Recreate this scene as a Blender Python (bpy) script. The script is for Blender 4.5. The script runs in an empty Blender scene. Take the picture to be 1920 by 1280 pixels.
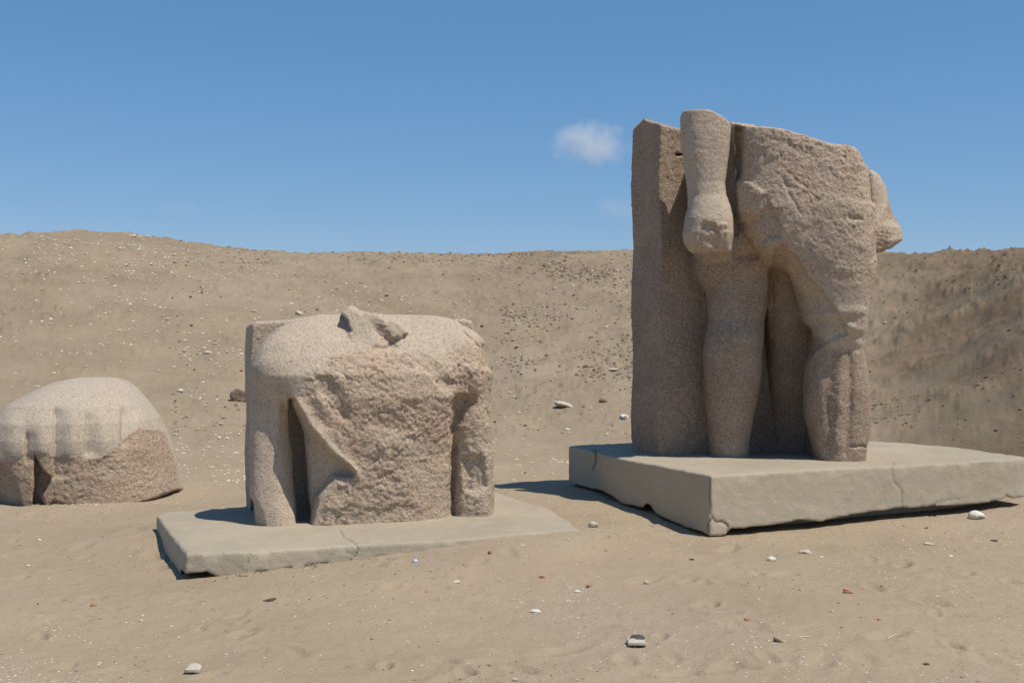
import bpy, math, random
import numpy as np
random.seed(7)
F32 = np.float32
# ------------------------------------------------------------------ camera, sky, sun, exposure
scn = bpy.context.scene
CAMZ, FPX = 1.6, 2133.33
cam_d = bpy.data.cameras.new('camera'); cam = bpy.data.objects.new('camera', cam_d)
scn.collection.objects.link(cam); scn.camera = cam
cam.location = (0, 0, CAMZ); cam.rotation_euler = (math.radians(90), 0, 0)
cam_d.sensor_width = 36; cam_d.lens = 40; cam_d.clip_start = 0.1; cam_d.clip_end = 6000
SUN = np.array([0.43, -0.26, 1.0]); SUN = SUN / np.linalg.norm(SUN)
SKYK = (1.90/1.737**0.95, 3.78/3.65**0.70, 6.45/6.57**0.64)
world = bpy.data.worlds.new('World'); scn.world = world; world.use_nodes = True
wn = world.node_tree.nodes; wl = world.node_tree.links
sky = wn.new('ShaderNodeTexSky'); sky.sky_type = 'NISHITA'; sky.sun_disc = False
sky.sun_elevation = math.asin(SUN[2]); sky.sun_rotation = math.atan2(SUN[0], SUN[1])
sky.air_density = 1.0; sky.dust_density = 0.0; sky.ozone_density = 4.0; sky.altitude = 0
tint = wn.new('ShaderNodeMix'); tint.data_type = 'RGBA'; tint.blend_type = 'MULTIPLY'
tint.inputs[0].default_value = 1.0; tint.inputs[7].default_value = (0.68, 0.89, 1.08, 1)
wl.new(sky.outputs[0], tint.inputs[6])
sp = wn.new('ShaderNodeSeparateColor'); cb = wn.new('ShaderNodeCombineColor'); wl.new(tint.outputs[2], sp.inputs[0])
for i, (g, k) in enumerate(((0.95, 1.0), (0.70, 1.0), (0.64, 1.0))):     # hazy coastal air: paler overhead, calmer near the horizon
    a_ = wn.new('ShaderNodeMath'); a_.operation = 'POWER'; a_.inputs[1].default_value = g; wl.new(sp.outputs[i], a_.inputs[0])
    b_ = wn.new('ShaderNodeMath'); b_.operation = 'MULTIPLY'; b_.inputs[1].default_value = SKYK[i]; wl.new(a_.outputs[0], b_.inputs[0])
    wl.new(b_.outputs[0], cb.inputs[i])
wl.new(cb.outputs[0], wn['Background'].inputs[0])
wn['Background'].inputs[1].default_value = 0.095
sun_d = bpy.data.lights.new('sun', 'SUN'); sun_d.energy = 4.5; sun_d.angle = math.radians(0.53)
sun_d.color = (1.0, 0.935, 0.82)
sun_o = bpy.data.objects.new('sun', sun_d); scn.collection.objects.link(sun_o)
from mathutils import Vector
sun_o.rotation_euler = Vector(-SUN).to_track_quat('-Z', 'Y').to_euler(); sun_o.location = (20, -10, 40)
scn.view_settings.view_transform = 'Standard'; scn.view_settings.look = 'None'
scn.view_settings.exposure = 0.0; scn.view_settings.gamma = 1.0; scn.view_settings.use_curve_mapping = False
scn.render.engine = 'CYCLES'; scn.cycles.volume_bounces = 8; scn.cycles.max_bounces = 12; scn.cycles.diffuse_bounces = 2

# ------------------------------------------------------------------ noise
def _h(ix, iy, iz, seed):
    h = (ix.astype(np.uint32) * np.uint32(374761393) + iy.astype(np.uint32) * np.uint32(668265263)
         + iz.astype(np.uint32) * np.uint32(2147483647 - 61) + np.uint32((seed * 974711 + 12345) & 0xffffffff))
    h = (h ^ (h >> np.uint32(13))) * np.uint32(1274126177)
    h = h ^ (h >> np.uint32(16)); h = h * np.uint32(2246822519); h = h ^ (h >> np.uint32(15))
    return (h & np.uint32(0xffff)).astype(F32) / F32(32767.5) - F32(1)
def vn(x, y, z, seed=0):                                   # value noise, -1..1
    fx = np.floor(x); fy = np.floor(y); fz = np.floor(z)
    ix = fx.astype(np.int64); iy = fy.astype(np.int64); iz = fz.astype(np.int64)
    tx = (x - fx).astype(F32); ty = (y - fy).astype(F32); tz = (z - fz).astype(F32)
    tx = tx*tx*tx*(tx*(tx*6-15)+10); ty = ty*ty*ty*(ty*(ty*6-15)+10); tz = tz*tz*tz*(tz*(tz*6-15)+10)
    def c(a, b, d): return _h(ix+a, iy+b, iz+d, seed)
    def lr(a, b, t): return a + (b-a)*t
    return lr(lr(lr(c(0,0,0), c(1,0,0), tx), lr(c(0,1,0), c(1,1,0), tx), ty),
              lr(lr(c(0,0,1), c(1,0,1), tx), lr(c(0,1,1), c(1,1,1), tx), ty), tz)
def fbm(x, y, z, s, octv, seed=0, gain=0.5, billow=False):
    t = np.zeros(np.broadcast(x, y, z).shape, F32); a = 1.0; n = 0.0
    # rotate domain a little so that the lattice does not show
    x, y, z = 0.8*x + 0.6*y, -0.6*x*0.8 + 0.8*y*0.8 + 0.6*z, 0.36*x - 0.48*y + 0.8*z
    for o in range(octv):
        v = vn(x*s + 17.3*o, y*s + 9.1*o, z*s + 3.7*o, seed+o)
        if billow: v = 1 - 2*np.abs(v)
        t += a*v; n += a; a *= gain; s *= 2.03
        x, y = 0.8*x - 0.6*y, 0.6*x + 0.8*y
    return t/n

def facets(x, y, z, s, seed):                              # broken-stone facets: every cell a small tilted plane
    x = x*s; y = y*s; z = z*s; ix, iy, iz = (np.floor(v).astype(np.int64) for v in (x, y, z))
    best = np.full(x.shape, 9.0, F32); val = np.zeros(x.shape, F32)
    for a in (-1,0,1):
        for b in (-1,0,1):
            for c in (-1,0,1):
                jx, jy, jz = ix+a, iy+b, iz+c
                dx = x-(jx+0.5+0.45*_h(jx,jy,jz,seed)); dy = y-(jy+0.5+0.45*_h(jx,jy,jz,seed+1)); dz = z-(jz+0.5+0.45*_h(jx,jy,jz,seed+2))
                d = dx*dx+dy*dy+dz*dz; m = d < best
                v = 0.8*_h(jx,jy,jz,seed+3)*dx+0.5*_h(jx,jy,jz,seed+4)*dy+0.8*_h(jx,jy,jz,seed+5)*dz+0.35*_h(jx,jy,jz,seed+6)
                best = np.where(m, d, best); val = np.where(m, v, val)
    return val.astype(F32)

# ------------------------------------------------------------------ geometry helpers
def sstep(a, b, x):
    t = np.clip((x-a)/(b-a), 0, 1); return t*t*(3-2*t)
def smin(a, b, k):
    h = np.clip(0.5+0.5*(b-a)/k, 0, 1); return b + (a-b)*h - k*h*(1-h)
def smax(a, b, k): return -smin(-a, -b, k)
def W(px, py, d): return np.array([(px-960)/FPX*d, d, CAMZ-(py-640)/FPX*d])
def at_z(px, py, z):
    d = (CAMZ-z)*FPX/(py-640); return np.array([(px-960)/FPX*d, d, z])
def sd_poly(x, y, P):
    P = np.asarray(P, float); n = len(P)
    d = None; s = None
    for i in range(n):
        x0, y0 = P[i]; x1, y1 = P[i-1]
        ex, ey = x1-x0, y1-y0; wx, wy = x-x0, y-y0
        t = np.clip((wx*ex+wy*ey)/(ex*ex+ey*ey+1e-12), 0, 1)
        dd = (wx-ex*t)**2 + (wy-ey*t)**2
        c = ((y0 <= y) & (y1 > y) & (ex*wy < ey*wx)) | ((y0 > y) & (y1 <= y) & (ex*wy >= ey*wx))
        c = ((y >= y0) != (y >= y1)) & (x < (x1-x0)*(y-y0)/((y1-y0)+1e-12)+x0)
        d = dd if d is None else np.minimum(d, dd)
        s = c if s is None else s ^ c
    return np.where(s, -1, 1)*np.sqrt(d)
def d_line(x, y, P):
    d = None
    for i in range(len(P)-1):
        x0, y0 = P[i]; x1, y1 = P[i+1]
        ex, ey = x1-x0, y1-y0; wx, wy = x-x0, y-y0
        t = np.clip((wx*ex+wy*ey)/(ex*ex+ey*ey+1e-12), 0, 1)
        dd = (wx-ex*t)**2 + (wy-ey*t)**2
        d = dd if d is None else np.minimum(d, dd)
    return np.sqrt(d)
def pxy(X, Y, Z): return 960+FPX*X/Y, 640-FPX*(Z-CAMZ)/Y
def loft(X, Y, Z, keys, n=2.3, skew=0.0):
    """keys: (py, pxL, pxR, centre depth, half depth), any order of height"""
    K = []
    for py, l, r, d, b in keys:
        K.append((CAMZ-(py-640)/FPX*d, ((l+r)/2-960)/FPX*d, d, (r-l)/2/FPX*d, b))
    K = np.array(sorted(K)); z = Z
    zc = np.clip(z, K[0,0], K[-1,0])
    cx, cy, a, b = (np.interp(zc, K[:,0], K[:,i]).astype(F32) for i in (1,2,3,4))
    dx = X-cx; dy = Y-(cy+skew*dx)
    q = (np.abs(dx/a)**n + np.abs(dy/b)**n)**(1/n)
    D = (q-1)*np.minimum(a, b)
    return smax(smax(D, z-K[-1,0], 0.05), K[0,0]-z, 0.03)
def ellip(X, Y, Z, c, r):
    q = np.sqrt(((X-c[0])/r[0])**2+((Y-c[1])/r[1])**2+((Z-c[2])/r[2])**2)
    return (q-1)*min(r)
def prism(X, Y, Z, plan, z0, z1, k=0.02):
    return smax(sd_poly(X, Y, plan), np.maximum(Z-z1, z0-Z), k)

def surface_nets(fn, feat, lo, hi, h, band=0.18):
    nx, ny, nz = [int(round((b-a)/h))+1 for a, b in zip(lo, hi)]
    xs, ys, zs = [(a+h*np.arange(m)).astype(F32) for a, m in zip(lo, (nx, ny, nz))]
    c = 6; mx, my, mz = [-(-m//c) for m in (nx, ny, nz)]     # coarse blocks first, fine values only near the skin
    g = [(a+h*c*(np.arange(m)+0.5-0.5/c)).astype(F32) for a, m in zip(lo, (mx, my, mz))]
    Dc = np.ascontiguousarray(np.broadcast_to(fn(g[0][:,None,None], g[1][None,:,None], g[2][None,None,:]), (mx,my,mz))).astype(F32)
    B = np.abs(Dc) < band+h*c*0.87
    D = np.repeat(np.repeat(np.repeat(Dc, c, 0), c, 1), c, 2)[:nx,:ny,:nz]
    I = np.nonzero(B); o = np.arange(c)
    i0 = np.broadcast_to((I[0]*c)[:,None,None,None]+o[:,None,None], (len(I[0]),c,c,c)).ravel()
    i1 = np.broadcast_to((I[1]*c)[:,None,None,None]+o[None,:,None], (len(I[0]),c,c,c)).ravel()
    i2 = np.broadcast_to((I[2]*c)[:,None,None,None]+o[None,None,:], (len(I[0]),c,c,c)).ravel()
    k = (i0 < nx) & (i1 < ny) & (i2 < nz); i0, i1, i2 = i0[k], i1[k], i2[k]
    for q in range(0, len(i0), 400000):
        sl = slice(q, q+400000); j = (i0[sl], i1[sl], i2[sl]); X, Y, Z = xs[j[0]], ys[j[1]], zs[j[2]]
        v = fn(X, Y, Z).astype(F32)
        if feat is not None:
            w = np.abs(v) < band; v[w] = feat(X[w], Y[w], Z[w], v[w])
        D[j] = v
    D[0] = D[-1] = 1; D[:,0] = D[:,-1] = 1; D[:,:,0] = D[:,:,-1] = 1
    S = D < 0
    c = np.zeros((nx-1,ny-1,nz-1), np.int8)
    for a in (0,1):
        for b in (0,1):
            for e in (0,1): c += S[a:nx-1+a, b:ny-1+b, e:nz-1+e]
    A = np.nonzero((c > 0) & (c < 8))
    idx = np.full(c.shape, -1, np.int32); m = len(A[0]); idx[A] = np.arange(m)
    P = np.zeros((m,3)); cnt = np.zeros(m)
    for ax in range(3):
        o = [i for i in range(3) if i != ax]
        for u in (0,1):
            for v in (0,1):
                o0 = [0,0,0]; o0[o[0]] = u; o0[o[1]] = v; o1 = list(o0); o1[ax] = 1
                a0 = D[A[0]+o0[0], A[1]+o0[1], A[2]+o0[2]]; a1 = D[A[0]+o1[0], A[1]+o1[1], A[2]+o1[2]]
                cr = (a0 < 0) != (a1 < 0)
                t = np.where(cr, a0/np.where(cr, a0-a1, 1), 0)
                q = np.zeros((m,3)); q[:,o[0]] = u; q[:,o[1]] = v; q[:,ax] = t
                P += q*cr[:,None]; cnt += cr
    P = (P/cnt[:,None] + np.stack(A, 1))*h + np.array(lo)
    Q = []
    for ax in range(3):
        s0 = [slice(1,-1)]*3; s1 = [slice(1,-1)]*3; s0[ax] = slice(0,-1); s1[ax] = slice(1,None)
        a = S[tuple(s0)]; b = S[tuple(s1)]
        E = np.array(np.nonzero(a != b)); inside = a[tuple(E)]
        E = E.copy(); off = [1,1,1]; off[ax] = 0
        for i in range(3): E[i] += off[i]
        o1, o2 = (ax+1) % 3, (ax+2) % 3
        def cell(d1, d2):
            e = [E[0].copy(), E[1].copy(), E[2].copy()]; e[o1] -= d1; e[o2] -= d2
            return idx[e[0], e[1], e[2]]
        q = np.stack([cell(1,1), cell(0,1), cell(0,0), cell(1,0)], 1)
        q[~inside] = q[~inside][:, ::-1]; Q.append(q)
    return P, np.concatenate(Q)
def vnormals(P, Q):
    n = np.cross(P[Q[:,2]]-P[Q[:,0]], P[Q[:,3]]-P[Q[:,1]])
    N = np.zeros_like(P)
    for i in range(4):
        for k in range(3): N[:,k] += np.bincount(Q[:,i], n[:,k], len(P))
    return N/np.maximum(np.linalg.norm(N, axis=1), 1e-12)[:,None]

def new_mesh(name, P, Q, smooth=True, attrs=None, normals=None):
    me = bpy.data.meshes.new(name); k = Q.shape[1]
    me.vertices.add(len(P)); me.vertices.foreach_set('co', P.astype(F32).ravel())
    me.loops.add(len(Q)*k); me.loops.foreach_set('vertex_index', Q.astype(np.int32).ravel())
    me.polygons.add(len(Q)); me.polygons.foreach_set('loop_start', (np.arange(len(Q))*k).astype(np.int32))
    me.update(calc_edges=True)
    me.polygons.foreach_set('use_smooth', np.full(len(Q), smooth))
    for an, v in (attrs or {}).items():
        at = me.attributes.new(an, 'FLOAT', 'POINT'); at.data.foreach_set('value', v.astype(F32))
    if normals is not None: me.normals_split_custom_set_from_vertices([tuple(v) for v in normals])
    return me
def link(name, me, mat, parent=None):
    o = bpy.data.objects.new(name, me); scn.collection.objects.link(o)
    if mat: me.materials.append(mat)
    if parent: o.parent = parent
    return o
def tag(o, label=None, cat=None, group=None, kind=None):
    if label: o['label'] = label
    if cat: o['category'] = cat
    if group: o['group'] = group
    if kind: o['kind'] = kind
    return o
def empty(name, loc, label, cat, group=None):
    o = bpy.data.objects.new(name, None); scn.collection.objects.link(o)
    o.location = loc; o.empty_display_size = 0.2
    return tag(o, label, cat, group)
def build_parts(root, P, Q, part_of, names, mat, attrs):
    """one continuous skin split into its parts, with shared normals so that no seam shows"""
    N = vnormals(P, Q); org = np.array(root.location)
    cen = P[Q].mean(1); lab = part_of(cen[:,0], cen[:,1], cen[:,2])
    out = {}
    for i, (key, nm, par) in enumerate(names):
        sel = Q[lab == i]
        if not len(sel): continue
        u, inv = np.unique(sel, return_inverse=True); q = inv.reshape(sel.shape)
        me = new_mesh(nm, P[u]-org, q, True, {a: v[u] for a, v in attrs.items()}, N[u])
        out[key] = link(nm, me, mat, out[par] if par else root)
    return out

# ------------------------------------------------------------------ materials
def mat(name, rough=0.9, spec=0.25):
    m = bpy.data.materials.new(name); m.use_nodes = True; t = m.node_tree
    b = t.nodes['Principled BSDF']; b.inputs['Roughness'].default_value = rough
    b.inputs['Specular IOR Level'].default_value = spec
    return m, t, b
class NT:
    def __init__(s, t): s.t = t; s.tc = t.nodes.new('ShaderNodeTexCoord').outputs['Object']
    def noise(s, scale, det=2, rough=0.5, vec=None, dist=0.0):
        n = s.t.nodes.new('ShaderNodeTexNoise'); n.inputs['Scale'].default_value = scale
        n.inputs['Detail'].default_value = det; n.inputs['Roughness'].default_value = rough
        n.inputs['Distortion'].default_value = dist
        s.t.links.new(vec or s.tc, n.inputs['Vector']); return n.outputs['Fac']
    def voro(s, scale, feat='F1', out='Distance', vec=None):
        n = s.t.nodes.new('ShaderNodeTexVoronoi'); n.feature = feat; n.inputs['Scale'].default_value = scale
        s.t.links.new(vec or s.tc, n.inputs['Vector']); return n.outputs[out]
    def ramp(s, f, a, b, lo=0.0, hi=1.0):
        n = s.t.nodes.new('ShaderNodeMapRange'); n.clamp = True
        n.inputs[1].default_value = a; n.inputs[2].default_value = b
        n.inputs[3].default_value = lo; n.inputs[4].default_value = hi
        s.t.links.new(f, n.inputs[0]); return n.outputs[0]
    def m(s, op, a, b):
        n = s.t.nodes.new('ShaderNodeMath'); n.operation = op
        for i, v in enumerate((a, b)):
            if isinstance(v, (int, float)): n.inputs[i].default_value = v
            else: s.t.links.new(v, n.inputs[i])
        return n.outputs[0]
    def mix(s, f, a, b, blend='MIX'):
        n = s.t.nodes.new('ShaderNodeMix'); n.data_type = 'RGBA'; n.blend_type = blend
        for i, v in ((0, f), (6, a), (7, b)):
            if isinstance(v, (int, float)): n.inputs[i].default_value = v
            elif isinstance(v, tuple): n.inputs[i].default_value = (*v, 1)
            else: s.t.links.new(v, n.inputs[i])
        return n.outputs[2]
    def attr(s, name):
        n = s.t.nodes.new('ShaderNodeAttribute'); n.attribute_name = name; return n.outputs['Fac']
    def bump(s, h, strength, dist, nrm=None):
        n = s.t.nodes.new('ShaderNodeBump'); n.inputs['Strength'].default_value = strength
        n.inputs['Distance'].default_value = dist; s.t.links.new(h, n.inputs['Height'])
        if nrm: s.t.links.new(nrm, n.inputs['Normal'])
        return n.outputs['Normal']

def granite(name='granite', smooth_col=(0.475,0.385,0.285), rough_col=(0.49,0.365,0.255)):
    m, t, b = mat(name, 0.82, 0.3); n = NT(t); ro = n.attr('rough')
    base = n.mix(ro, smooth_col, rough_col)
    base = n.mix(n.ramp(n.noise(1.7, 3), 0.42, 0.68, 0, 0.55), base, (0.40,0.33,0.25))
    base = n.mix(n.m('MULTIPLY', n.ramp(n.noise(2.6, 4, 0.6), 0.50, 0.70, 0, 0.6), n.m('ADD', ro, 0.15)), base, (0.41,0.265,0.185))
    base = n.mix(n.m('MULTIPLY', n.attr('patina_shade'), n.ramp(n.noise(3.5, 5, 0.6), 0.25, 0.6, 0.55, 1.0)), base, (0.225,0.14,0.082))  # browner stone, painted darker still to deepen the shade
    # feldspar, quartz and mica crystals
    cv = t.nodes.new('ShaderNodeTexVoronoi'); cv.inputs['Scale'].default_value = 120
    t.links.new(n.tc, cv.inputs['Vector'])
    sep = t.nodes.new('ShaderNodeSeparateColor'); t.links.new(cv.outputs['Color'], sep.inputs[0])
    r, g, bl = sep.outputs
    base = n.mix(n.ramp(r, 0.70, 0.76, 0, 0.5), base, (0.56,0.49,0.40))
    base = n.mix(n.ramp(g, 0.80, 0.84, 0, 0.4), base, (0.43,0.25,0.19))
    base = n.mix(n.ramp(bl, 0.86, 0.90, 0, 0.5), base, (0.10,0.085,0.075))
    base = n.mix(n.m('MULTIPLY', n.ramp(n.noise(38, 2), 0.56, 0.68, 0, 0.4), n.m('ADD', ro, 0.35)), base, (0.16,0.125,0.10))
    # lichen-dark weathering
    base = n.mix(n.ramp(n.noise(5.5, 5, 0.65), 0.56, 0.72, 0, 0.24), base, (0.19,0.155,0.115))
    t.links.new(base, b.inputs['Base Color'])
    h = n.m('ADD', n.m('MULTIPLY', n.noise(90, 3, 0.6), 0.35), n.m('MULTIPLY', n.noise(32, 4, 0.6), n.m('ADD', ro, 0.15)))
    t.links.new(n.bump(h, 0.75, 0.022), b.inputs['Normal'])
    return m
M_GRAN = granite()
M_FIST = granite('granite_fragment', (0.46,0.39,0.30), (0.37,0.27,0.18))

def concrete(name, col, dirt):
    m, t, b = mat(name, 0.93, 0.2); n = NT(t)
    c = n.mix(n.ramp(n.noise(1.5, 4, 0.6), 0.35, 0.7), col, tuple(v*0.84 for v in col))
    c = n.mix(n.ramp(n.noise(7, 5, 0.7), 0.5, 0.75, 0, 0.35), c, dirt)
    mp = t.nodes.new('ShaderNodeMapping'); mp.inputs['Scale'].default_value = (0.7, 0.7, 7)
    t.links.new(n.tc, mp.inputs[0])
    side = n.attr('side')
    c = n.mix(n.m('MULTIPLY', side, n.ramp(n.noise(2.2, 5, 0.65, mp.outputs[0], 0.6), 0.38, 0.66, 0, 0.75)), c, dirt)
    c = n.mix(n.m('MULTIPLY', side, 0.55), c, (0.54,0.455,0.335))
    c = n.mix(n.m('MULTIPLY', side, n.ramp(n.noise(1.1, 3), 0.48, 0.7, 0, 0.5)), c, (0.37,0.315,0.235))
    c = n.mix(n.ramp(n.noise(60, 2), 0.62, 0.75, 0, 0.25), c, (0.2,0.17,0.13))
    c = n.mix(n.ramp(n.noise(0.9, 6, 0.7, None, 0.8), 0.55, 0.66, 0, 0.4), c, (0.33,0.31,0.25))
    c = n.mix(n.ramp(n.noise(3.3, 5, 0.7), 0.60, 0.70, 0, 0.5), c, (0.50,0.445,0.35))
    c = n.mix(n.attr('crack'), c, (0.10,0.08,0.06))
    t.links.new(c, b.inputs['Base Color'])
    h = n.m('ADD', n.m('MULTIPLY', n.noise(14, 6, 0.65), 1.0), n.m('MULTIPLY', n.noise(120, 2), 0.2))
    h = n.m('SUBTRACT', h, n.m('MULTIPLY', n.ramp(n.voro(38), 0.22, 0.10), 0.5))
    t.links.new(n.bump(h, 0.5, 0.012), b.inputs['Normal'])
    return m
M_CONC = concrete('plinth_concrete', (0.40,0.336,0.25), (0.29,0.25,0.19))

def sand():
    m, t, b = mat('sand', 0.97, 0.12); n = NT(t)
    dk = n.attr('dark'); sl = n.attr('slope')
    c = n.mix(n.ramp(n.noise(0.55, 4, 0.6), 0.35, 0.68), (0.328,0.254,0.172), (0.372,0.291,0.200))
    c = n.mix(n.ramp(n.noise(3.1, 5, 0.65), 0.48, 0.72, 0, 0.5), c, (0.31,0.24,0.158))
    c = n.mix(n.ramp(n.noise(0.22, 3), 0.5, 0.72, 0, 0.5), c, (0.385,0.30,0.235))
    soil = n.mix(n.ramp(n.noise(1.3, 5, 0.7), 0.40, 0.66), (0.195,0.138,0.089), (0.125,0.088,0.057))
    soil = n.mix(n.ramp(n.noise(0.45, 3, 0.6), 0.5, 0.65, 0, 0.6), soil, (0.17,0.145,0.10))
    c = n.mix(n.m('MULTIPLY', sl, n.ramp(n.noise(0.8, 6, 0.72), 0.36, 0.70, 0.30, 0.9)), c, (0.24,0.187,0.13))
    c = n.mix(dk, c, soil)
    # clods and specks
    sp = n.m('MULTIPLY', n.ramp(n.voro(11), 0.30, 0.16), n.ramp(n.noise(0.9, 3), 0.45, 0.62))
    c = n.mix(n.m('MULTIPLY', sp, 0.35), c, (0.17,0.13,0.09))
    c = n.mix(n.ramp(n.noise(70, 3, 0.7), 0.57, 0.74, 0, 0.4), c, (0.22,0.17,0.12))
    c = n.mix(n.ramp(n.noise(95, 2, 0.6), 0.66, 0.74, 0, 0.4), c, (0.52,0.46,0.37))
    t.links.new(c, b.inputs['Base Color'])
    h = n.m('ADD', n.m('MULTIPLY', n.noise(10, 6, 0.7), 1.0), n.m('MULTIPLY', n.noise(55, 4, 0.7), 0.45))
    h = n.m('ADD', h, n.m('MULTIPLY', n.noise(2.2, 4, 0.6), 0.6))
    t.links.new(n.bump(h, 0.6, 0.03), b.inputs['Normal'])
    return m
M_SAND = sand()
def stone(name, col, col2, rough=0.85, sc=25):
    m, t, b = mat(name, rough, 0.3); n = NT(t)
    c = n.mix(n.ramp(n.noise(sc, 4, 0.65), 0.38, 0.66), col, col2)
    t.links.new(c, b.inputs['Base Color'])
    t.links.new(n.bump(n.noise(sc*2.5, 4, 0.7), 0.5, 0.01), b.inputs['Normal']); return m
M_WHITE = stone('white_limestone', (0.72,0.68,0.58), (0.58,0.52,0.42))
M_CREAM = stone('cream_limestone', (0.56,0.49,0.38), (0.45,0.38,0.29))
M_RED = stone('terracotta', (0.32,0.10,0.06), (0.24,0.085,0.05))
M_ORANGE = stone('orange_terracotta', (0.42,0.19,0.10), (0.33,0.14,0.08))
M_DARK = stone('dark_clod', (0.13,0.095,0.065), (0.08,0.06,0.045))
M_BROWN = stone('brown_rock', (0.25,0.175,0.125), (0.12,0.085,0.065), sc=14)
M_SHERD = stone('grey_sherd', (0.54,0.47,0.37), (0.42,0.36,0.28))
M_SOIL = stone('soil_clods', (0.20,0.152,0.105), (0.125,0.095,0.066))
M_LUMP = stone('dark_clay', (0.06,0.055,0.05), (0.11,0.10,0.09))
M_BLUE = stone('blue_plastic', (0.34,0.50,0.85), (0.40,0.56,0.88), 0.4)
M_PLASTIC = stone('white_plastic', (0.78,0.77,0.76), (0.66,0.64,0.62), 0.5)
M_TWIG = stone('dry_twig', (0.14,0.10,0.07), (0.09,0.065,0.05))
M_STRAW = stone('pale_straw', (0.66,0.60,0.46), (0.56,0.5,0.38))

# ------------------------------------------------------------------ plinth outlines
ZP, ZS = 0.50, 0.18
PL = [at_z(px, py, ZP)[:2] for px, py in ((1066,835),(1169,860),(1331,891),(1560,878),(1790,866),(1907,859),(1922,856),(1795,838),(1700,830),(1623,825),(1185,829))]
SL = [at_z(px, py, ZS)[:2] for px, py in ((293,966),(318,1000),(348,1036),(464,1034),(664,1021),(835,1012),(963,1000),(1086,992),(1060,972),(1027,951),(927,922),(700,928),(363,956),(305,960))]
def face_z(px, py, poly, idx):
    """height at which the pixel ray meets an outline edge chain"""
    a = (px-960)/FPX
    for i in range(len(idx)-1):
        p, q = poly[idx[i]], poly[idx[i+1]]
        A = p[0]-a*p[1]; B = q[0]-a*q[1]
        if (A <= 0 <= B) or (B <= 0 <= A):
            t = A/(A-B); x, y = p[0]+(q[0]-p[0])*t, p[1]+(q[1]-p[1])*t
            return x, y, CAMZ-(py-640)/FPX*y
    p = poly[idx[-1]]; return p[0], p[1], CAMZ-(py-640)/FPX*p[1]
CH = [0,1,2,3,4,5,6]
PB = np.array([face_z(px, py, PL, CH) for px, py in (
    (1067,905),(1080,910),(1108,917),(1130,922),(1150,932),(1163,942),(1185,948),(1208,953),(1211,944),(1222,948),(1232,966),
    (1262,979),(1290,990),(1318,998),(1331,1007),(1352,1006),(1366,1004),(1369,997),(1395,998),(1425,992),(1470,988),(1500,982),(1540,984),(1562,977),(1600,972),
    (1640,967),(1670,961),(1715,958),(1760,955),(1818,950),(1860,945),(1884,940),(1886,934),(1900,941),(1913,939))])
PG = np.array([face_z(px, py, PL, CH) for px, py in (
    (1067,909),(1108,921),(1150,940),(1210,960),(1262,982),(1300,998),(1331,1007),(1366,1006),(1430,1000),(1517,992),(1600,982),(1670,974),(1740,969),(1818,962),(1884,952),(1913,948))])
PB[:,2] += np.where(PB[:,0] > PL[2][0]+0.17, 0.030, 0.008); PB = PB[np.argsort(PB[:,0])]; PG = PG[np.argsort(PG[:,0])]
SCH = [0,1,2,3,4,5,6,7]
SG = np.array([face_z(px, py, SL, SCH) for px, py in (
    (296,1000),(318,1050),(344,1088),(357,1083),(464,1073),(560,1062),(656,1051),(760,1036),(835,1025),(920,1011),(1000,1001),(1080,993))])

# ------------------------------------------------------------------ terrain height
SKY = np.array([(-900,470),(-400,462),(-150,448),(0,438),(80,432),(150,430),(230,434),(330,446),(400,456),(480,463),(560,469),(700,473),(820,473),(960,470),(1180,466),
                (1400,470),(1620,471),(1750,470),(1850,465),(1920,461),(2200,440),(2700,420)], float)
def macro(x, y):
    yy = np.maximum(y, 3.0); px = 960+FPX*x/yy
    sk = np.interp(px, SKY[:,0], SKY[:,1])+9
    R = np.interp(px, [-600,0,500,1000,1400,1650,1920,2400], [30,33,38,40,37,32,24,18])
    y0 = np.interp(px, [-600,0,500,1000,1300,1640,1920,2400], [13,14,15,15.5,14.5,12.6,11.0,9])
    Zr = CAMZ+(640-sk)/FPX*R
    t = (y-y0)/(R-y0); tc = np.clip(t, 0, 1)
    s = 0.55*(tc*tc*(3-2*tc)) + 0.45*np.sin(tc*math.pi/2)**1.5
    h = Zr*s
    over = np.maximum(t-1, 0); h = h*(1-0.18*(1-np.exp(-over*2.0)))
    return h
CP = [(p[0], p[1], p[2]) for p in PG] + [(p[0], p[1], p[2]) for p in SG]
CP += [(1.0,14.0,0.12),(3,14.5,0.2),(-1,14,0.12),(-4,13,0.02),(-2,11,0.03),(0,7,0.0),(-2,6.6,0.0),(2,7,0),(4,8,0),(0.2,11.2,0.10),(0.9,9.6,0.07),(0.7,8.2,0.02),
       (5.5,9.5,0.03),(-4,8.5,0),(-3.6,10.5,0.0),(-5,11,0.0),(-1,10.9,0.06)]
CPA = np.array(CP)
def local(x, y):
    num = np.zeros(np.shape(x)); den = np.full(np.shape(x), 0.15)
    for cx, cy, cz in CP:
        w = np.exp(-((x-cx)**2+(y-cy)**2)/0.45)*0.3/(0.02+((x-cx)**2+(y-cy)**2))
        num += w*cz; den += w
    return num/den
rs = np.random.RandomState(3)
FOOT = []
for k in range(170):
    d = 5.4+rs.rand()**1.3*7.5; a = (rs.rand()-0.5)*0.92
    FOOT.append((a*d, d, rs.rand()*math.pi, 0.05+0.07*rs.rand()**2, 0.008+0.014*rs.rand()))
def near(x, y, pts, r):
    return None
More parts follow.
